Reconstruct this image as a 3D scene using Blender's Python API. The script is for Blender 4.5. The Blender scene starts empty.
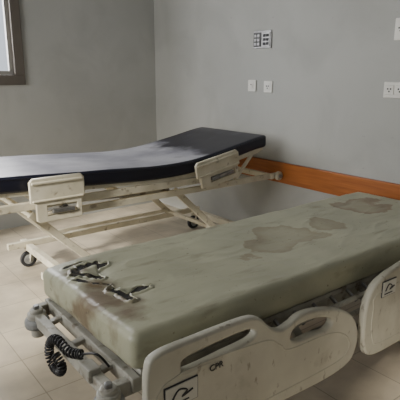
import bpy, bmesh, math, random
from mathutils import Vector, Matrix, noise
random.seed(4)
S=bpy.context.scene
COL=S.collection

# ---------------------------------------------------------------- materials
def pmat(name, c1, c2=None, scale=4, rough=0.6, detail=6, lo=0.35, hi=0.65, bump=0.0, bscale=40, metal=0.0, stretch=(1,1,1), spec=0.5, bstretch=(1,1,1)):
    m=bpy.data.materials.new(name); m.use_nodes=True
    nt=m.node_tree; N=nt.nodes; L=nt.links
    b=N['Principled BSDF']; b.inputs['Roughness'].default_value=rough; b.inputs['Metallic'].default_value=metal
    b.inputs['Specular IOR Level'].default_value=spec
    tc=N.new('ShaderNodeTexCoord'); mp=N.new('ShaderNodeMapping'); mp.inputs['Scale'].default_value=stretch
    L.new(tc.outputs['Object'],mp.inputs['Vector'])
    n=N.new('ShaderNodeTexNoise'); n.inputs['Scale'].default_value=scale; n.inputs['Detail'].default_value=detail
    L.new(mp.outputs[0],n.inputs['Vector'])
    r=N.new('ShaderNodeValToRGB'); r.color_ramp.elements[0].position=lo; r.color_ramp.elements[1].position=hi
    r.color_ramp.elements[0].color=(*c1,1); r.color_ramp.elements[1].color=(*(c2 or [x*0.85 for x in c1]),1)
    L.new(n.outputs['Fac'],r.inputs[0]); L.new(r.outputs[0],b.inputs['Base Color'])
    if bump:
        mp3=N.new('ShaderNodeMapping'); mp3.inputs['Scale'].default_value=bstretch; L.new(tc.outputs['Object'],mp3.inputs['Vector'])
        n2=N.new('ShaderNodeTexNoise'); n2.inputs['Scale'].default_value=bscale; n2.inputs['Detail'].default_value=5
        L.new(mp3.outputs[0],n2.inputs['Vector'])
        bp=N.new('ShaderNodeBump'); bp.inputs['Strength'].default_value=bump; bp.inputs['Distance'].default_value=0.01
        L.new(n2.outputs['Fac'],bp.inputs['Height']); L.new(bp.outputs[0],b.inputs['Normal'])
    return m

def overlay(m, color, scale, lo, hi, amount=1.0, stretch=(1,1,1), detail=8, box=None, seed=0.0, dist=0.0, band=False):
    nt=m.node_tree; N=nt.nodes; L=nt.links; b=N['Principled BSDF']
    src=b.inputs['Base Color'].links[0].from_socket
    tc=N.new('ShaderNodeTexCoord'); mp=N.new('ShaderNodeMapping'); mp.inputs['Scale'].default_value=stretch; mp.inputs['Location'].default_value=(seed,seed*1.7,seed*.6)
    L.new(tc.outputs['Object'],mp.inputs['Vector'])
    n=N.new('ShaderNodeTexNoise'); n.inputs['Scale'].default_value=scale; n.inputs['Detail'].default_value=detail; n.inputs['Distortion'].default_value=dist
    L.new(mp.outputs[0],n.inputs['Vector'])
    val=n.outputs['Fac']
    if box:
        cx,cy,rx,ry=box
        mp2=N.new('ShaderNodeMapping'); mp2.vector_type='POINT'
        mp2.inputs['Location'].default_value=(-cx/rx,-cy/ry,0); mp2.inputs['Scale'].default_value=(1/rx,1/ry,0)
        L.new(tc.outputs['Object'],mp2.inputs['Vector'])
        ln=N.new('ShaderNodeVectorMath'); ln.operation='LENGTH'; L.new(mp2.outputs[0],ln.inputs[0])
        mm=N.new('ShaderNodeMath'); mm.operation='MULTIPLY_ADD'; mm.inputs[1].default_value=-0.35; mm.inputs[2].default_value=0.35
        L.new(ln.outputs['Value'],mm.inputs[0])
        ad=N.new('ShaderNodeMath'); ad.operation='ADD'; L.new(mm.outputs[0],ad.inputs[0]); L.new(val,ad.inputs[1]); val=ad.outputs[0]
    if band:
        r=N.new('ShaderNodeValToRGB'); cr=r.color_ramp; e0=cr.elements[0]; e1=cr.elements[1]
        e0.position=lo-.03; e0.color=(0,0,0,1); e1.position=lo; e1.color=(1,1,1,1)
        e=cr.elements.new(hi); e.color=(.45,.45,.45,1)
        L.new(val,r.inputs[0]); mr=N.new('ShaderNodeMath'); mr.operation='MULTIPLY'; mr.inputs[1].default_value=amount; L.new(r.outputs[0],mr.inputs[0])
    else:
        mr=N.new('ShaderNodeMapRange'); mr.inputs['From Min'].default_value=lo; mr.inputs['From Max'].default_value=hi; mr.inputs['To Max'].default_value=amount
        L.new(val,mr.inputs['Value'])
    mx=N.new('ShaderNodeMix'); mx.data_type='RGBA'
    for s in mx.inputs:
        if s.name=='B' and s.type=='RGBA': s.default_value=(*color,1)
    A=[s for s in mx.inputs if s.name=='A' and s.type=='RGBA'][0]
    O=[s for s in mx.outputs if s.type=='RGBA'][0]
    L.new(mr.outputs[0],mx.inputs[0]); L.new(src,A); L.new(O,b.inputs['Base Color'])

M_wall=pmat('painted_plaster',(0.44,0.445,0.425),(0.375,0.38,0.36),scale=1.1,rough=0.75,bump=0.2,bscale=7,lo=.3,hi=.7)
overlay(M_wall,(0.27,0.27,0.25),2.4,.48,.78,.42,seed=3,dist=.6)
overlay(M_wall,(0.25,0.25,0.23),30,.70,.75,.4,seed=6)
M_ceil=pmat('ceiling_paint',(0.30,0.30,0.29),scale=1,rough=.9)
M_cream=pmat('cream_enamel',(0.66,0.62,0.50),(0.55,0.51,0.39),scale=9,rough=0.42)
overlay(M_cream,(0.14,0.10,0.06),22,.61,.71,.65)
overlay(M_cream,(0.30,0.24,0.15),5,.56,.78,.45,seed=5)
M_grey=pmat('grey_enamel',(0.42,0.41,0.36),(0.29,0.28,0.24),scale=12,rough=0.45)
overlay(M_grey,(0.11,0.08,0.05),20,.56,.67,.75)
M_plastic=pmat('scuffed_plastic',(0.57,0.555,0.47),(0.46,0.45,0.38),scale=5,rough=0.5)
overlay(M_plastic,(0.29,0.26,0.19),3.5,.43,.75,.65,seed=19,stretch=(1,1,.6),dist=.4)
overlay(M_plastic,(0.17,0.14,0.10),38,.63,.70,.6,stretch=(1,1,.5),seed=3)
overlay(M_plastic,(0.22,0.19,0.14),9,.58,.74,.5,seed=9)
M_rubber=pmat('dark_rubber',(0.03,0.03,0.033),rough=.7)
M_bump=pmat('grey_rubber_bumper',(0.30,0.31,0.30),(0.18,0.18,0.18),scale=25,rough=.6)
M_steel=pmat('steel',(0.35,0.35,0.35),(0.2,0.2,0.2),scale=20,rough=.35,metal=.8)
M_dark=pmat('dark_metal',(0.06,0.06,0.06),rough=.5)
M_black=pmat('black_cable',(0.012,0.012,0.014),rough=.4)
M_wood=pmat('varnished_wood',(0.45,0.145,0.030),(0.28,0.08,0.016),scale=5,rough=.4,stretch=(1,.6,9),lo=.3,hi=.7)
M_taupe=pmat('taupe_aluminium',(0.13,0.112,0.094),(0.105,0.09,0.076),scale=3,rough=.5)
M_white=pmat('white_socket_plastic',(0.76,0.75,0.70),rough=.4)
M_silver=pmat('grey_socket_plate',(0.33,0.33,0.33),(0.25,0.25,0.25),scale=30,rough=.4,metal=.3)
M_ink=pmat('label_ink',(0.03,0.03,0.035),rough=.6)
M_label=pmat('label_paper',(0.55,0.55,0.50),rough=.5)
M_foam=pmat('foam_painted_recess',(0.012,0.010,0.008),(0.20,0.16,0.09),scale=38,rough=.95,lo=.5,hi=.72,bump=.6,bscale=60)  # near-black paints the shaded depth of the rips, paler bits are foam

# floor tiles
M_floor=bpy.data.materials.new('floor_tiles'); M_floor.use_nodes=True
nt=M_floor.node_tree; N=nt.nodes; L=nt.links; b=N['Principled BSDF']
tc=N.new('ShaderNodeTexCoord'); br=N.new('ShaderNodeTexBrick'); br.offset=0.0
br.inputs['Scale'].default_value=1; br.inputs['Brick Width'].default_value=.33; br.inputs['Row Height'].default_value=.33
br.inputs['Mortar Size'].default_value=.003; br.inputs['Mortar Smooth'].default_value=.3; br.inputs['Bias'].default_value=0
br.inputs['Color1'].default_value=(.57,.50,.385,1); br.inputs['Color2'].default_value=(.52,.45,.345,1); br.inputs['Mortar'].default_value=(.32,.28,.215,1)
L.new(tc.outputs['Object'],br.inputs['Vector'])
n=N.new('ShaderNodeTexNoise'); n.inputs['Scale'].default_value=5; n.inputs['Detail'].default_value=10; L.new(tc.outputs['Object'],n.inputs['Vector'])
mr=N.new('ShaderNodeMapRange'); mr.inputs['From Min'].default_value=.3; mr.inputs['From Max'].default_value=.7; mr.inputs['To Min'].default_value=.70; mr.inputs['To Max'].default_value=1.08
L.new(n.outputs['Fac'],mr.inputs['Value'])
vm=N.new('ShaderNodeVectorMath'); vm.operation='SCALE'; L.new(br.outputs['Color'],vm.inputs[0]); L.new(mr.outputs[0],vm.inputs['Scale']); L.new(vm.outputs[0],b.inputs['Base Color'])
b.inputs['Roughness'].default_value=.32

# vinyl mattress (grey-green, stained, torn)
M_vinyl=pmat('grey_green_vinyl',(0.46,0.46,0.33),(0.36,0.36,0.26),scale=3,rough=.40,bump=.4,bscale=9,bstretch=(.8,2.2,1))
overlay(M_vinyl,(0.25,0.24,0.16),1.8,.45,.72,.5,seed=2,dist=.8,stretch=(.7,1.4,1))
overlay(M_vinyl,(0.18,0.10,0.045),5,.60,.72,.75,seed=1.2,box=(2.45,1.62,.24,.16),band=True)
overlay(M_vinyl,(0.19,0.135,0.07),5,.60,.78,.6,seed=3.2,box=(1.75,1.55,.36,.18),band=True)
overlay(M_vinyl,(0.15,0.10,0.055),9,.58,.80,.85,seed=7,box=(.70,1.5,.13,.36))
overlay(M_vinyl,(0.08,0.06,0.035),55,.67,.73,.6,seed=4)
overlay(M_vinyl,(0.15,0.12,0.075),14,.58,.74,.5,seed=14,stretch=(.4,1.4,1))

M_navy=pmat('navy_vinyl',(0.003,0.0035,0.013),(0.006,0.007,0.020),scale=4,rough=.4)

# ---------------------------------------------------------------- helpers
def group(name, loc):
    e=bpy.data.objects.new(name,None); e.location=loc; e.empty_display_size=.1; COL.objects.link(e); return e
def add(name, me, mat, parent=None, smooth=False):
    o=bpy.data.objects.new(name,me); COL.objects.link(o)
    if mat and not me.materials: me.materials.append(mat)
    if smooth:
        for p in me.polygons: p.use_smooth=True
    if parent:
        o.parent=parent; o.matrix_parent_inverse=Matrix.Translation(-Vector(parent.location))
    return o
def box(name, a, c, mat, parent=None, bev=0.004, seg=2):
    bm=bmesh.new(); bmesh.ops.create_cube(bm,size=1)
    a=Vector(a); c=Vector(c); s=c-a; m=(a+c)/2
    for v in bm.verts: v.co=Vector((v.co.x*s.x,v.co.y*s.y,v.co.z*s.z))+m
    if bev: bmesh.ops.bevel(bm,geom=bm.edges[:],offset=min(bev,min(s)*.45),segments=seg,affect='EDGES',profile=.5)
    me=bpy.data.meshes.new(name); bm.to_mesh(me); bm.free()
    return add(name,me,mat,parent)
def multibox(name, lst, mat, parent=None, bev=0.0):
    bm=bmesh.new()
    for a,c in lst:
        r=bmesh.ops.create_cube(bm,size=1); a=Vector(a); c=Vector(c); s=c-a; m=(a+c)/2
        for v in r['verts']: v.co=Vector((v.co.x*s.x,v.co.y*s.y,v.co.z*s.z))+m
        if bev:
            es=set(e for v in r['verts'] for e in v.link_edges)
            bmesh.ops.bevel(bm,geom=list(es),offset=bev,segments=2,affect='EDGES',profile=.5)
    me=bpy.data.meshes.new(name); bm.to_mesh(me); bm.free()
    return add(name,me,mat,parent)
def bar(name,p0,p1,w,h,mat,parent=None,bev=.004):
    p0=Vector(p0);p1=Vector(p1); d=p1-p0; ln=d.length; x=d.normalized()
    up=Vector((0,0,1)) if abs(x.z)<.95 else Vector((0,1,0))
    y=up.cross(x).normalized(); z=x.cross(y)
    bm=bmesh.new(); bmesh.ops.create_cube(bm,size=1)
    for v in bm.verts: v.co=(p0+p1)/2+x*v.co.x*ln+y*v.co.y*w+z*v.co.z*h
    bmesh.ops.bevel(bm,geom=bm.edges[:],offset=bev,segments=2,affect='EDGES',profile=.5)
    me=bpy.data.meshes.new(name); bm.to_mesh(me); bm.free()
    return add(name,me,mat,parent)
def conv(name,cu,mat,parent,mtx=None,smooth=True):
    o=bpy.data.objects.new('tmp',cu); COL.objects.link(o)
    if mtx: o.matrix_world=mtx
    bpy.context.view_layer.update()
    dg=bpy.context.evaluated_depsgraph_get()
    me=bpy.data.meshes.new_from_object(o.evaluated_get(dg))
    if mtx: me.transform(mtx)
    bpy.data.objects.remove(o); me.name=name
    me.materials.clear()
    return add(name,me,mat,parent,smooth)
def tube(name,pts,r,mat,parent=None,cyclic=False,res=4):
    cu=bpy.data.curves.new(name,'CURVE'); cu.dimensions='3D'; cu.bevel_depth=r; cu.bevel_resolution=res; cu.use_fill_caps=True
    sp=cu.splines.new('POLY'); sp.points.add(len(pts)-1)
    for p,q in zip(sp.points,pts): p.co=(*q,1)
    sp.use_cyclic_u=cyclic
    return conv(name,cu,mat,parent)
def crom(pts,k=6,closed=True):
    out=[];n=len(pts)
    rng=range(n) if closed else range(n-1)
    for i in rng:
        g=lambda j: Vector(pts[j%n]) if closed else Vector(pts[max(0,min(n-1,j))])
        p0,p1,p2,p3=g(i-1),g(i),g(i+1),g(i+2)
        for s in range(k):
            t=s/k
            out.append(.5*((2*p1)+(p2-p0)*t+(2*p0-5*p1+4*p2-p3)*t*t+(3*p1-p0-3*p2+p3)*t**3))
    if not closed: out.append(Vector(pts[-1]))
    return out
def plate(name,outline,holes,y,th,mat,parent,bev=.006,sm=True):
    """flat plate in XZ plane centred on y; outlines list of (x,z)"""
    cu=bpy.data.curves.new(name,'CURVE'); cu.dimensions='2D'; cu.fill_mode='BOTH'
    cu.extrude=th/2-bev; cu.bevel_depth=bev; cu.bevel_resolution=2; cu.offset=-bev
    for o in [outline]+holes:
        pts=crom([(a,b,0) for a,b in o],5) if sm else [Vector((a,b,0)) for a,b in o]
        sp=cu.splines.new('POLY'); sp.points.add(len(pts)-1); sp.use_cyclic_u=True
        for p,q in zip(sp.points,pts): p.co=(q.x,q.y,0,1)
    mtx=Matrix.Translation((0,y,0))@Matrix.Rotation(math.radians(90),4,'X')
    return conv(name,cu,mat,parent,mtx,smooth=False)
def cyl(name,c,r,h,axis,mat,parent=None,bev=.004,seg=28):
    bm=bmesh.new(); bmesh.ops.create_cone(bm,cap_ends=True,segments=seg,radius1=r,radius2=r,depth=h)
    if bev: bmesh.ops.bevel(bm,geom=[e for e in bm.edges if abs(e.verts[0].co.z-e.verts[1].co.z)<1e-5],offset=bev,segments=2,affect='EDGES',profile=.5)
    rot={'Z':Matrix(),'X':Matrix.Rotation(math.pi/2,4,'Y'),'Y':Matrix.Rotation(math.pi/2,4,'X')}[axis]
    bmesh.ops.transform(bm,matrix=Matrix.Translation(c)@rot,verts=bm.verts)
    me=bpy.data.meshes.new(name); bm.to_mesh(me); bm.free()
    return add(name,me,mat,parent)
def mattress(name,x0,x1,y0,y1,th,r,zf,mat,parent,nx=110,ny=44,nz=8,amp=.004,fold=0.0):
    bm=bmesh.new(); V={}
    def samp(i,n,a,b):
        e=r; k=3; L_=b-a
        if i<=k: return a+e*i/k
        if i>=n-k: return b-e*(n-i)/k
        return a+e+(L_-2*e)*(i-k)/(n-2*k)
    def vert(i,j,k):
        key=(i,j,k)
        if key in V: return V[key]
        p=Vector((samp(i,nx,x0,x1),samp(j,ny,y0,y1),samp(k,nz,0,th)))
        lo=Vector((x0+r,y0+r,r)); hi=Vector((x1-r,y1-r,th-r))
        c=Vector([max(lo[q],min(hi[q],p[q])) for q in range(3)]); d=p-c
        if d.length>1e-6: q=c+d.normalized()*r
        else: q=p
        nrm=d.normalized() if d.length>1e-6 else Vector((0,0,1))
        w=noise.noise(Vector((q.x*3,q.y*3,q.z*3)))*1.2+noise.noise(Vector((q.x*9,q.y*9,q.z*7)))*.4
        rd=1-abs(noise.noise(Vector((q.x*4+9,q.y*8,q.z*14))))*2
        q=q+nrm*(amp*w+fold*max(0,rd)**6)
        base=zf(q.x,q.y)
        q.z=base-th+q.z
        V[key]=bm.verts.new(q); return V[key]
    F=lambda *k: bm.faces.new([vert(*a) for a in k])
    for i in range(nx):
        for j in range(ny):
            F((i,j,nz),(i+1,j,nz),(i+1,j+1,nz),(i,j+1,nz)); F((i,j,0),(i,j+1,0),(i+1,j+1,0),(i+1,j,0))
        for k in range(nz):
            F((i,0,k),(i+1,0,k),(i+1,0,k+1),(i,0,k+1)); F((i,ny,k),(i,ny,k+1),(i+1,ny,k+1),(i+1,ny,k))
    for j in range(ny):
        for k in range(nz):
            F((0,j,k),(0,j,k+1),(0,j+1,k+1),(0,j+1,k)); F((nx,j,k),(nx,j+1,k),(nx,j+1,k+1),(nx,j,k+1))
    me=bpy.data.meshes.new(name); bm.to_mesh(me); bm.free()
    return add(name,me,mat,parent,True)
def interp(tab,x):
    if x<=tab[0][0]: return tab[0][1]
    for (a,b),(c,d) in zip(tab,tab[1:]):
        if x<=c:
            t=(x-a)/(c-a); return b+(d-b)*t
    return tab[-1][1]
def smoothinterp(tab,x,w=.12):
    return sum(interp(tab,x+w*(i-3)/3) for i in range(7))/7
def caster(name,x,y,ztop,parent,r=.06,ang=0.3):
    cyl(name+'_wheel',(x,y,r),r,.03,'Y',M_rubber,parent,bev=.006)
    cyl(name+'_hub',(x,y,r),r*.6,.036,'Y',M_bump,parent,bev=.003)
    cyl(name+'_axle',(x,y,r),.009,.06,'Y',M_steel,parent,bev=.001)
    bar(name+'_fork_a',(x,y-.024,r-.012),(x+.015,y-.024,2*r+.015),.004,.03,M_cream,parent,.001)
    bar(name+'_fork_b',(x,y+.024,r-.012),(x+.015,y+.024,2*r+.015),.004,.03,M_cream,parent,.001)
    box(name+'_fork_top',(x-.01,y-.028,2*r+.008),(x+.04,y+.028,2*r+.02),M_cream,parent,.002)
    cyl(name+'_stem',(x+.015,y,(2*r+.02+ztop)/2),.014,max(.01,ztop-2*r-.02),'Z',M_steel,parent,bev=.001)

# ---------------------------------------------------------------- room
XW=2.95; YB=4.57; XL=-1.7; YF=-1.6; H=2.9; T=.2
box('floor',(XL-T,YF-T,-.1),(XW+T,YB+T,0),M_floor,bev=0)
box('ceiling',(XL-T,YF-T,H),(XW+T,YB+T,H+.1),M_ceil,bev=0)
box('wall_right',(XW,YF-T,0),(XW+T,YB+T,H),M_wall,bev=0)
box('wall_front',(XL-T,YF-T,0),(XW,YF,H),M_wall,bev=0)
wx0,wx1,wz0,wz1=.25,1.57,1.29,2.45
multibox('wall_back',[((XL-T,YB,0),(wx0,YB+T,H)),((wx1,YB,0),(XW,YB+T,H)),((wx0,YB,0),(wx1,YB+T,wz0)),((wx0,YB,wz1),(wx1,YB+T,H))],M_wall)
ly0,ly1,lz0,lz1=1.55,3.6,1.0,2.4
ky0,ky1=-1.2,.1
multibox('wall_left',[((XL-T,YF,0),(XL,ky0,H)),((XL-T,ky1,0),(XL,ly0,H)),((XL-T,ly1,0),(XL,YB,H)),((XL-T,ly0,0),(XL,ly1,lz0)),((XL-T,ly0,lz1),(XL,ly1,H)),((XL-T,ky0,0),(XL,ky1,lz0)),((XL-T,ky0,lz1),(XL,ky1,H))],M_wall)
g=group('window_1',((wx0+wx1)/2,YB,wz0))
f=.085
multibox('casing',[((wx0,YB-.03,wz0),(wx1,YB+.06,wz0+f)),((wx0,YB-.03,wz1-f),(wx1,YB+.06,wz1)),((wx0,YB-.03,wz0+f),(wx0+f,YB+.06,wz1-f)),((wx1-f,YB-.03,wz0+f),(wx1,YB+.06,wz1-f))],M_taupe,g,bev=.005)
s=.035; a0,a1,b0,b1=wx0+f,wx1-f,wz0+f,wz1-f; mid=(a0+a1)/2
M_sash=pmat('sash_grey',(0.30,0.285,0.26),rough=.5)
multibox('sash',[((a0,YB+.01,b0),(a1,YB+.05,b0+s)),((a0,YB+.01,b1-s),(a1,YB+.05,b1)),((a0,YB+.01,b0+s),(a0+s,YB+.05,b1-s)),((a1-s,YB+.01,b0+s),(a1,YB+.05,b1-s)),((mid-.03,YB+.01,b0+s),(mid+.03,YB+.05,b1-s))],M_sash,g,bev=.003)
for wn,(q0,q1) in (('window_2',(ly0,ly1)),('fill_window_3',(ky0,ky1))):  # second entry is an unseen window, added to brighten the side guards
    g=group(wn,(XL,(q0+q1)/2,lz0)); qm=(q0+q1)/2
    multibox('casing',[((XL-.06,q0,lz0),(XL+.03,q1,lz0+.06)),((XL-.06,q0,lz1-.06),(XL+.03,q1,lz1)),((XL-.06,q0,lz0+.06),(XL+.03,q0+.06,lz1-.06)),((XL-.06,q1-.06,lz0+.06),(XL+.03,q1,lz1-.06)),((XL-.04,qm-.03,lz0+.06),(XL+.01,qm+.03,lz1-.06))],M_taupe,g,bev=.005)

box('trim_1',(XW-.028,-1.2,.535),(XW,3.35,.70),M_wood,bev=.006)

# ---------------------------------------------------------------- sockets
def plate_box(parent,y,z,w,h,mat,name='plate'):
    return box(name,(XW-.012,y-w/2,z-h/2),(XW,y+w/2,z+h/2),mat,parent,.004)
def socket(name,y,z,holes=3,mat=M_white):
    g=group(name,(XW,y,z)); plate_box(g,y,z,.092,.092,mat)
    box('insert',(XW-.016,y-.028,z-.028),(XW-.008,y+.028,z+.028),mat,g,.003)
    if holes==3:
        for k,(dy,dz) in enumerate([(-.01,.006),(.01,.006),(0,-.01)]): cyl('pin_hole_%d'%k,(XW-.0165,y+dy,z+dz),.0055,.002,'X',M_ink,g,bev=0,seg=12)
    else:
        box('rocker',(XW-.02,y-.012,z-.018),(XW-.012,y+.012,z+.018),mat,g,.003)
        cyl('pin_hole',(XW-.0205,y,z+.01),.005,.002,'X',M_ink,g,bev=0,seg=12)
socket('wall_socket',3.09,1.29,1)
socket('wall_socket',2.905,1.285,3)
def double_socket(name,y,z,h=.10):
    g=group(name,(XW,y,z)); plate_box(g,y,z,.16,h,M_white)
    for q in (-.037,.037):
        box('insert',(XW-.017,y+q-.03,z-.03),(XW-.008,y+q+.03,z+.03),M_white,g,.003)
        for k,(dy,dz) in enumerate([(-.01,.006),(.01,.006),(0,-.01)]): cyl('pin_hole_%d'%k,(XW-.0175,y+q+dy,z+dz),.0055,.002,'X',M_ink,g,bev=0,seg=12)
double_socket('double_wall_socket',1.79,1.29)
double_socket('double_wall_socket',1.75,1.655,.13)
g=group('nurse_call_panel',(XW,2.985,1.65))
plate_box(g,2.985,1.65,.20,.135,M_silver,'back_plate')
for k,yy in enumerate((3.035,2.937)):
    box('frame_%d'%k,(XW-.018,yy-.042,1.65-.055),(XW-.009,yy+.042,1.65+.055),M_dark if k==0 else M_silver,g,.003)
    for r_ in range(3):
        for c_ in range(2):
            box('button_%d%d%d'%(k,r_,c_),(XW-.023,yy-.030+c_*.034,1.606+r_*.031),(XW-.016,yy-.004+c_*.034,1.627+r_*.031),M_silver if k==0 else M_ink,g,.002)

# ---------------------------------------------------------------- bed 1 (rear, navy mattress)
B=group('hospital_bed',(1.7,3.1,0))
prof=[(.6,.862),(1.24,.832),(1.75,.803),(2.05,.812),(2.4,.875),(2.72,.94)]
zf1=lambda x,y: smoothinterp(prof,x)
mt=mattress('mattress',.62,2.74,2.70,3.50,.09,.020,zf1,M_navy,B,amp=.002)
M_top=pmat('vinyl_top_painted_light',(0.48,0.48,0.52),(0.27,0.27,0.32),scale=4,rough=.36,detail=10)  # navy vinyl with the whitish daylight on its top painted into the colour
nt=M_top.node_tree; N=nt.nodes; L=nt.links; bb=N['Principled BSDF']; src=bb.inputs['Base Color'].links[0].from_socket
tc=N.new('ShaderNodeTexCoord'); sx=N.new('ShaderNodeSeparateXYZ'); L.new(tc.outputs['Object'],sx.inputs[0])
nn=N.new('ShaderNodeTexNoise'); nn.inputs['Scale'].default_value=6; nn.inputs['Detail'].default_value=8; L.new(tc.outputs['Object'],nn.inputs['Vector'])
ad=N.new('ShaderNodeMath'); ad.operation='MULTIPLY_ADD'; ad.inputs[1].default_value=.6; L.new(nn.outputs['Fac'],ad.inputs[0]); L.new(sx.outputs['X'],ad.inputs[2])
mr=N.new('ShaderNodeMapRange'); mr.inputs['From Min'].default_value=2.38; mr.inputs['From Max'].default_value=2.56; L.new(ad.outputs[0],mr.inputs['Value'])  # painted daylight gives way to dark navy at the raised head
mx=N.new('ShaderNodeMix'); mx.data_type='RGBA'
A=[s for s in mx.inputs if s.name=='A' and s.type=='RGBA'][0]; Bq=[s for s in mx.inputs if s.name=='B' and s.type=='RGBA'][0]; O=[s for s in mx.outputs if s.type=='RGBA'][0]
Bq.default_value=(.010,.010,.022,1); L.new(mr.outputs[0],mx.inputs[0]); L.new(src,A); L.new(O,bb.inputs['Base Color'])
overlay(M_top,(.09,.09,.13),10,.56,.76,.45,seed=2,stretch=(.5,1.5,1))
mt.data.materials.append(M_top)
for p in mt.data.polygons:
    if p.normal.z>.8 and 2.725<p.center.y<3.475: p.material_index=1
tube('piping_near',[(x/50,2.699,zf1(x/50,0)-.012) for x in range(32,137)],.004,M_navy,B)
bm=bmesh.new()
xs=[.64+i*(2.72-.64)/40 for i in range(41)]
for i in range(40):
    a,c=xs[i],xs[i+1]; za,zc=zf1(a,0)-.092,zf1(c,0)-.092; t=.022
    v=[bm.verts.new(q) for q in [(a,2.72,za),(c,2.72,zc),(c,3.48,zc),(a,3.48,za),(a,2.72,za-t),(c,2.72,zc-t),(c,3.48,zc-t),(a,3.48,za-t)]]
    for q in [(0,1,2,3),(7,6,5,4),(0,4,5,1),(2,6,7,3)]: bm.faces.new([v[k] for k in q])
me=bpy.data.meshes.new('deck'); bm.to_mesh(me); bm.free(); add('deck',me,M_cream,B)
for y in (2.72,3.48):
    bar('side_rail_%d'%(y*100),(.66,y,.675),(2.35,y,.665),.03,.045,M_cream,B)
    bar('lower_rail_%d'%(y*100),(.95,y+.01,.60),(2.90,y+.01,.60),.028,.04,M_cream,B)
    tube('backrest_tube_%d'%(y*100),[(1.95,y+.02,.685),(2.3,y+.02,.74),(2.70,y+.02,.815)],.014,M_cream,B)
    bar('backrest_strut_%d'%(y*100),(2.45,y+.02,.61),(2.62,y+.02,.79),.02,.025,M_cream,B)
    cyl('wall_roller_%d'%(y*100),(2.885,y-.02,.60),.034,.03,'Y',M_cream,B)
    cyl('wall_roller_pin_%d'%(y*100),(2.885,y-.04,.60),.014,.02,'Y',M_steel,B,bev=.002)
    tube('pivot_%d'%(y*100),[(1.1,y-.03,.64),(1.1,y+.03,.64)],.02,M_steel,B)
bar('foot_crossbar',(.67,2.7,.675),(.67,3.5,.675),.03,.045,M_cream,B)
bar('head_crossbar',(2.82,2.7,.60),(2.82,3.5,.60),.03,.04,M_cream,B)
for k,x in enumerate((1.0,1.5,2.05)): bar('deck_cross_%d'%k,(x,2.72,.66),(x,3.48,.66),.025,.03,M_cream,B)
for y in (2.84,3.50):
    bar('base_rail_%d'%(y*100),(.98,y,.19),(2.70,y,.19),.035,.045,M_cream,B)
    bar('lift_arm_foot_%d'%(y*100),(.93,y-.03,.60),(1.32,y-.03,.21),.02,.045,M_cream,B)
    bar('lift_arm_head_%d'%(y*100),(1.95,y-.03,.60),(2.36,y-.03,.21),.02,.045,M_cream,B)
    bar('lift_link_%d'%(y*100),(1.30,y-.05,.25),(2.34,y-.05,.25),.014,.028,M_cream,B)
bar('base_cross_foot',(1.13,2.80,.165),(1.13,3.62,.165),.045,.05,M_cream,B)
bar('base_cross_head',(2.66,2.80,.165),(2.66,3.58,.165),.045,.05,M_cream,B)
bar('lift_cross_foot',(.95,2.8,.585),(.95,3.48,.585),.03,.03,M_cream,B)
bar('lift_cross_mid',(1.31,2.8,.23),(1.31,3.48,.23),.03,.03,M_cream,B)
bar('lift_cross_head',(2.35,2.8,.23),(2.35,3.48,.23),.03,.03,M_cream,B)
tube('crank_screw',[(.7,3.1,.60),(1.9,3.1,.52)],.012,M_steel,B)
cyl('actuator',(1.9,3.12,.52),.035,.4,'X',M_grey,B)
for n_,x,y in (('a',1.13,3.53),('b',2.66,3.53),('c',1.13,2.87),('d',2.66,2.87)): caster('caster_'+n_,x,y,.16,B)
def guard(name,x0,x1,z0,z1,y,ang,pivot):
    w=x1-x0;h=z1-z0
    out=[(x0+.05,z0),(x1-.03,z0),(x1-.02,z0+.012),(x1-.02,z0+h*.42),(x1,z0+h*.46),(x1,z1-.02),(x1-.02,z1),(x0+.02,z1),(x0,z1-.02),(x0,z0+h*.46),(x0+.03,z0+h*.42),(x0+.03,z0+.012)]
    hole=[(x0+.09*w/.31,z0+.035),(x1-.05,z0+.035),(x1-.05,z0+h*.36),(x0+.09*w/.31,z0+h*.36)]
    o=plate(name,out,[hole],y,.022,M_cream,B,sm=False,bev=.005)
    parts=[o]
    parts.append(box(name+'_latch',(x0+.12,y-.022,z0+.045),(x1-.07,y+.006,z0+.068),M_steel,B,.004))
    parts.append(box(name+'_lip',(x0+.01,y-.02,z1-.035),(x1-.01,y+.008,z1-.02),M_cream,B,.005))
    parts.append(box(name+'_lip_low',(x0+.01,y-.02,z0+h*.47),(x1-.01,y+.008,z0+h*.52),M_cream,B,.005))
    parts.append(bar(name+'_arm_a',(x0+.05,y+.02,z0+.05),(x0+.05,y+.02,z1-.03),.02,.03,M_cream,B))
    parts.append(bar(name+'_arm_b',(x1-.03,y+.02,z0+.02),(x1-.03,y+.02,z1-.03),.02,.03,M_cream,B))
    R=Matrix.Translation(pivot)@Matrix.Rotation(-ang,4,'Y')@Matrix.Translation(-Vector(pivot))
    for q in parts: q.data.transform(R)
guard('guard_foot',.885,1.205,.585,.838,2.655,math.radians(0),(1,2.65,.7))
guard('guard_head',2.03,2.42,.63,.83,2.655,math.radians(10),(2.2,2.65,.72))

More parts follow.
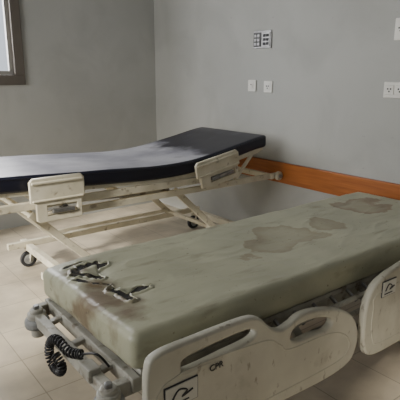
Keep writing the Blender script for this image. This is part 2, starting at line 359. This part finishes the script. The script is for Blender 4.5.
# ---------------------------------------------------------------- bed 2 (front, torn mattress)
C=group('hospital_bed',(1.65,1.5,0))
def zf2(x,y):
    z=.652
    z+= -.022*math.exp(-((y-1.52)/.20)**2)*math.exp(-((x-1.5)/.7)**2)
    z+= -.012*math.exp(-(((x-.78)/.06)**2+((y-1.69)/.07)**2))
    z+= -.010*math.exp(-(((x-.80)/.05)**2+((y-1.47)/.08)**2))
    z+= -.014*math.exp(-(((x-.66)/.12)**2+((y-1.86)/.10)**2))
    return z
TH2=.125; AMP=.0045; FOLD=.0025
mattress('mattress',.645,2.76,1.15,1.88,TH2,.032,zf2,M_vinyl,C,nx=190,ny=80,nz=10,amp=AMP,fold=FOLD)
def top2(x,y):
    q=Vector((x,y,TH2)); w=noise.noise(Vector((x*3,y*3,q.z*3)))*1.2+noise.noise(Vector((x*9,y*9,q.z*7)))*.4
    rd=1-abs(noise.noise(Vector((x*4+9,y*8,q.z*14))))*2
    return zf2(x,y)+AMP*w+FOLD*max(0,rd)**6
def tear(name,ctrl,rim=.004,seed=0):
    """ragged opening: ctrl = closed outline of the rip in plan; foam inside, raised vinyl lip around"""
    base=crom([(a,b_,0) for a,b_ in ctrl],6)
    rnd=random.Random(seed); n=len(base)
    cx=sum(p.x for p in base)/n; cy=sum(p.y for p in base)/n
    ring=[]
    for p in base:
        k=1+rnd.uniform(-.13,.13); ring.append((cx+(p.x-cx)*k,cy+(p.y-cy)*k))
    bm=bmesh.new()
    vs=[bm.verts.new((x,y,top2(x,y)+.0015)) for x,y in ring]
    f_=bm.faces.new(vs)
    bmesh.ops.triangulate(bm,faces=[f_])
    bmesh.ops.subdivide_edges(bm,edges=bm.edges[:],cuts=2,use_grid_fill=True)
    for v in bm.verts: v.co.z=top2(v.co.x,v.co.y)+.0018
    me=bpy.data.meshes.new(name); bm.to_mesh(me); bm.free(); add(name,me,M_foam,C,True)
    bm=bmesh.new(); rows=[]
    area_=sum(ring[i][0]*ring[(i+1)%n][1]-ring[(i+1)%n][0]*ring[i][1] for i in range(n)); sg=1 if area_>0 else -1
    for off,hh in ((-.001,.0018),(.0,rim),(.004,rim*1.15),(.009,rim*.6),(.016,-.0008)):
        row=[]
        for i,(x,y) in enumerate(ring):
            a=ring[i-2]; c=ring[(i+2)%n]; tx,ty=c[0]-a[0],c[1]-a[1]; l=math.hypot(tx,ty) or 1
            nx_,ny_=sg*ty/l,-sg*tx/l; vv=.6+.8*abs(noise.noise(Vector((x*60,y*60,seed))))*2
            xx,yy=x+nx_*off,y+ny_*off
            row.append(bm.verts.new((xx,yy,top2(xx,yy)+hh*(vv if hh>.0018 else 1))))
        rows.append(row)
    for r0,r1 in zip(rows,rows[1:]):
        for i in range(n):
            j=(i+1)%n; bm.faces.new((r0[i],r1[i],r1[j],r0[j]))
    bmesh.ops.recalc_face_normals(bm,faces=bm.faces[:])
    me=bpy.data.meshes.new(name+'_lip'); bm.to_mesh(me); bm.free(); add(name+'_lip',me,M_vinyl,C,True)
def tongue(name,pts,lift):
    """peeled strip of vinyl: base edge pts[0]-pts[1], tip pts[2]"""
    a,b_,t=[Vector((*p,0)) for p in pts]; bm=bmesh.new(); rows=[]
    for s_ in range(9):
        u=s_/8; row=[]
        for w_ in range(5):
            v_=w_/4; e=a.lerp(b_,v_); c=(a+b_)/2
            wd=(1-u)**.7; p=(c+(e-c)*wd).lerp(t+(e-c)*wd,u)
            row.append(bm.verts.new((p.x,p.y,top2(p.x,p.y)+.003+lift*math.sin(math.pi*u*.8)+.002*math.sin(9*u+v_*3))))
        rows.append(row)
    for r0,r1 in zip(rows,rows[1:]):
        for q in range(4): bm.faces.new((r0[q],r0[q+1],r1[q+1],r1[q]))
    me=bpy.data.meshes.new(name); bm.to_mesh(me); bm.free()
    o=add(name,me,M_vinyl,C,True); md=o.modifiers.new('s','SOLIDIFY'); md.thickness=.0015
tear('tear_a',[(.695,1.68),(.72,1.745),(.775,1.78),(.84,1.765),(.87,1.722),(.815,1.705),(.795,1.67),(.80,1.62),(.765,1.625),(.74,1.67)],.006,1)
tear('tear_b',[(.685,1.64),(.71,1.66),(.745,1.60),(.79,1.555),(.775,1.54),(.73,1.575)],.005,2)
tear('tear_c',[(.745,1.50),(.775,1.525),(.808,1.487),(.855,1.478),(.90,1.445),(.84,1.433),(.80,1.438),(.795,1.38),(.770,1.38),(.765,1.46)],.006,3)
tear('tear_d',[(.70,1.78),(.71,1.80),(.76,1.815),(.80,1.80),(.76,1.795)],.003,4)
tongue('vinyl_strip_a',[(.825,1.745),(.79,1.65),(.73,1.70)],.012)
tongue('vinyl_strip_b',[(.850,1.470),(.80,1.445),(.770,1.492)],.010)
box('deck',(.68,1.17,.50),(2.74,1.86,.522),M_grey,C,.005)
for y in (1.19,1.84):
    bar('deck_rail_%d'%(y*100),(.60,y,.475),(2.80,y,.475),.035,.05,M_grey,C)
bar('foot_bar',(.585,1.16,.475),(.585,1.82,.475),.035,.045,M_grey,C)
bar('foot_bar_inner',(.66,1.16,.485),(.66,1.86,.485),.03,.05,M_grey,C)
bar('head_bar',(2.80,1.16,.475),(2.80,1.86,.475),.035,.05,M_grey,C)
for k,(x,y) in enumerate(((.57,1.17),(.585,1.79))):
    cyl('corner_bumper_%d'%k,(x,y,.455),.048,.040,'Z',M_bump,C,bev=.012)
    cyl('bumper_collar_%d'%k,(x,y,.485),.036,.024,'Z',M_grey,C,bev=.005)
    cyl('bumper_post_%d'%k,(x,y,.455),.026,.115,'Z',M_grey,C,bev=.006)
    cyl('bumper_cap_%d'%k,(x,y,.518),.012,.016,'Z',M_steel,C,bev=.003)
for k,y in enumerate((1.30,1.5,1.70)):
    bar('foot_bracket_%d'%k,(.585,y,.48),(.70,y,.50),.03,.018,M_grey,C)
box('foot_socket',(.555,1.27,.47),(.60,1.34,.515),M_grey,C,.006)
for k in range(14):
    x=1.15+k*.11; bar('slat_link_%d'%k,(x,1.12,.47),(x,1.2,.52),.012,.012,M_steel,C,.002)
tube('guard_tube',[(.75,1.105,.50),(2.6,1.105,.50)],.011,M_grey,C)
tube('guard_tube_low',[(.75,1.105,.43),(2.6,1.105,.43)],.011,M_grey,C)
for k,x in enumerate((.95,1.35,1.8,2.3)):
    bar('guard_arm_%d'%k,(x,1.08,.37),(x,1.175,.47),.04,.02,M_grey,C)
for y in (1.28,1.76):
    bar('base_rail_%d'%(y*100),(1.02,y,.17),(2.55,y,.17),.04,.05,M_grey,C)
    bar('lift_a_%d'%(y*100),(1.05,y,.45),(1.55,y,.19),.025,.05,M_grey,C)
    bar('lift_b_%d'%(y*100),(1.95,y,.45),(2.45,y,.19),.025,.05,M_grey,C)
for x in (1.05,2.5): bar('base_cross_%d'%(x*100),(x,1.24,.17),(x,1.80,.17),.045,.05,M_grey,C)
for n_,x,y in (('a',1.05,1.78),('b',2.5,1.78),('c',1.05,1.26),('d',2.5,1.26)): caster('caster_'+n_,x,y,.16,C)
def moulded(tag,out,holes,lbl):
    plate('side_guard_'+tag,out,holes,1.055,.034,M_plastic,C,bev=.010)
out1=[(.63,.34),(.622,.46),(.625,.60),(.66,.645),(.80,.650),(.98,.648),(1.05,.632),(1.10,.585),(1.15,.556),(1.20,.562),(1.26,.580),(1.36,.568),(1.48,.53),(1.565,.475),(1.605,.40),(1.60,.32),(1.55,.27),(1.40,.255),(1.10,.27),(.80,.285),(.67,.30)]
h1=[(.74,.575),(.76,.600),(.90,.608),(1.00,.606),(1.035,.590),(1.01,.568),(.90,.562),(.76,.558)]
h2=[(1.205,.505),(1.225,.538),(1.30,.543),(1.39,.525),(1.435,.495),(1.40,.470),(1.32,.480),(1.24,.482)]
moulded('foot',out1,[h1,h2],None)
out2=[(1.66,.30),(1.645,.40),(1.655,.50),(1.70,.565),(1.80,.60),(2.0,.625),(2.3,.64),(2.44,.63),(2.48,.56),(2.48,.36),(2.44,.27),(2.2,.24),(1.9,.235),(1.72,.245)]
h3=[(1.98,.57),(2.0,.59),(2.2,.60),(2.3,.60),(2.33,.585),(2.3,.565),(2.1,.555),(2.0,.553)]
moulded('head',out2,[h3],None)
def ring2(name,pts,y,r,mat): tube(name,[(a.x,y,a.y) for a in crom([(p[0],p[1],0) for p in pts],5)],r,mat,C,cyclic=True)
ring2('moulding_line_foot',[(.68,.545),(1.05,.545),(1.15,.50),(1.2,.465),(1.42,.45),(1.53,.40),(1.54,.33),(1.4,.305),(.8,.325),(.68,.36)],1.040,.004,M_plastic)
ring2('moulding_line_head',[(1.71,.33),(1.70,.46),(1.76,.53),(2.35,.535),(2.42,.5),(2.42,.33),(2.3,.29),(1.8,.285)],1.040,.004,M_plastic)
def label(tag,x,z,w,h):
    box('label_'+tag,(x-w/2,1.034,z-h/2),(x+w/2,1.039,z+h/2),M_ink,C,.001)
    box('label_face_'+tag,(x-w/2+.003,1.032,z-h/2+.003),(x+w/2-.003,1.036,z+h/2-.003),M_label,C,.001)
    tube('label_mark_'+tag,[(a.x,1.0315,a.y) for a in crom([(x-w*.3,z-h*.12,0),(x-w*.1,z+h*.25,0),(x+w*.15,z+h*.1,0),(x,z-h*.1,0),(x+w*.32,z+h*.05,0)],4,False)],.0028,M_ink,C)
    tube('label_mark2_'+tag,[(x-w*.35,1.0315,z-h*.3),(x+w*.2,1.0315,z-h*.3)],.002,M_ink,C)
label('foot',.735,.495,.12,.075)
label('head',1.795,.535,.10,.07)
def text(s,x,z,size,rot=0):
    cu=bpy.data.curves.new('t','FONT'); cu.body=s; cu.size=size; cu.extrude=.001
    mtx=Matrix.Translation((x,1.0355,z))@Matrix.Rotation(math.radians(90),4,'X')
    conv('lettering_'+s.lower(),cu,M_ink,C,mtx,False)
text('CPR',.84,.522,.030)

# coiled cable
path=crom([(.575,1.36,.525),(.558,1.42,.512),(.553,1.50,.520),(.548,1.55,.495),(.545,1.57,.44),(.548,1.54,.40),(.550,1.49,.405),(.548,1.47,.44),(.54,1.50,.47)],14,False)
pts=[];turns=36;n=len(path)
def at(t):
    f=t*(n-1); i=min(int(f),n-2); return path[i].lerp(path[i+1],f-i)
steps=turns*12
for i in range(steps+1):
    t=i/steps; p=at(t); d=(at(min(1,t+.01))-at(max(0,t-.01))).normalized()
    u=d.cross(Vector((1,0,.2))).normalized(); v=d.cross(u); a=2*math.pi*turns*t
    pts.append(p+(u*math.cos(a)+v*math.sin(a))*.014)
cg=group('coiled_cable',(.55,1.45,.45))
tube('coil',pts,.0036,M_black,cg,res=2)
tube('lead',crom([(.575,1.36,.525),(.60,1.30,.545),(.63,1.28,.50)],6,False),.004,M_black,cg)

# ---------------------------------------------------------------- lights
W=bpy.data.worlds.new('world'); S.world=W; W.use_nodes=True
W.node_tree.nodes['Background'].inputs[0].default_value=(.85,.92,1,1); W.node_tree.nodes['Background'].inputs[1].default_value=1.0
def area(name,loc,to,sx,sy,e,col):
    l=bpy.data.lights.new(name,'AREA'); l.shape='RECTANGLE'; l.size=sx; l.size_y=sy; l.energy=e; l.color=col
    o=bpy.data.objects.new(name,l); COL.objects.link(o); o.location=loc
    o.rotation_euler=(Vector(to)-Vector(loc)).to_track_quat('-Z','Y').to_euler(); return o
area('daylight_back_window',(.90,YB+.35,1.95),(1.3,2.6,.8),1.5,1.3,100,(.98,.98,1))
area('daylight_left_window',(XL-.35,2.55,1.75),(1.5,2.6,.8),2.2,1.5,110,(1,.98,.95))
area('fill_near_window',(XL-.35,-.55,1.85),(1.2,.8,.9),1.4,1.5,8,(1,.98,.95))  # weak fill at the added near window, for the side guards
sl=bpy.data.lights.new('sun','SUN'); sl.energy=8.0; sl.angle=math.radians(6); sl.color=(1,.94,.84)
so=bpy.data.objects.new('sun',sl); COL.objects.link(so); so.location=(-4,2,4)
so.rotation_euler=Vector((2.6,.7,-1.35)).to_track_quat('-Z','Y').to_euler()

cd=bpy.data.cameras.new('camera'); cam=bpy.data.objects.new('camera',cd); COL.objects.link(cam)
cd.lens=45; cd.sensor_width=36; cd.clip_start=.05
cam.location=(0,0,1.4); cam.rotation_euler=(math.radians(90-14.36),0,math.radians(-37.8))
S.camera=cam
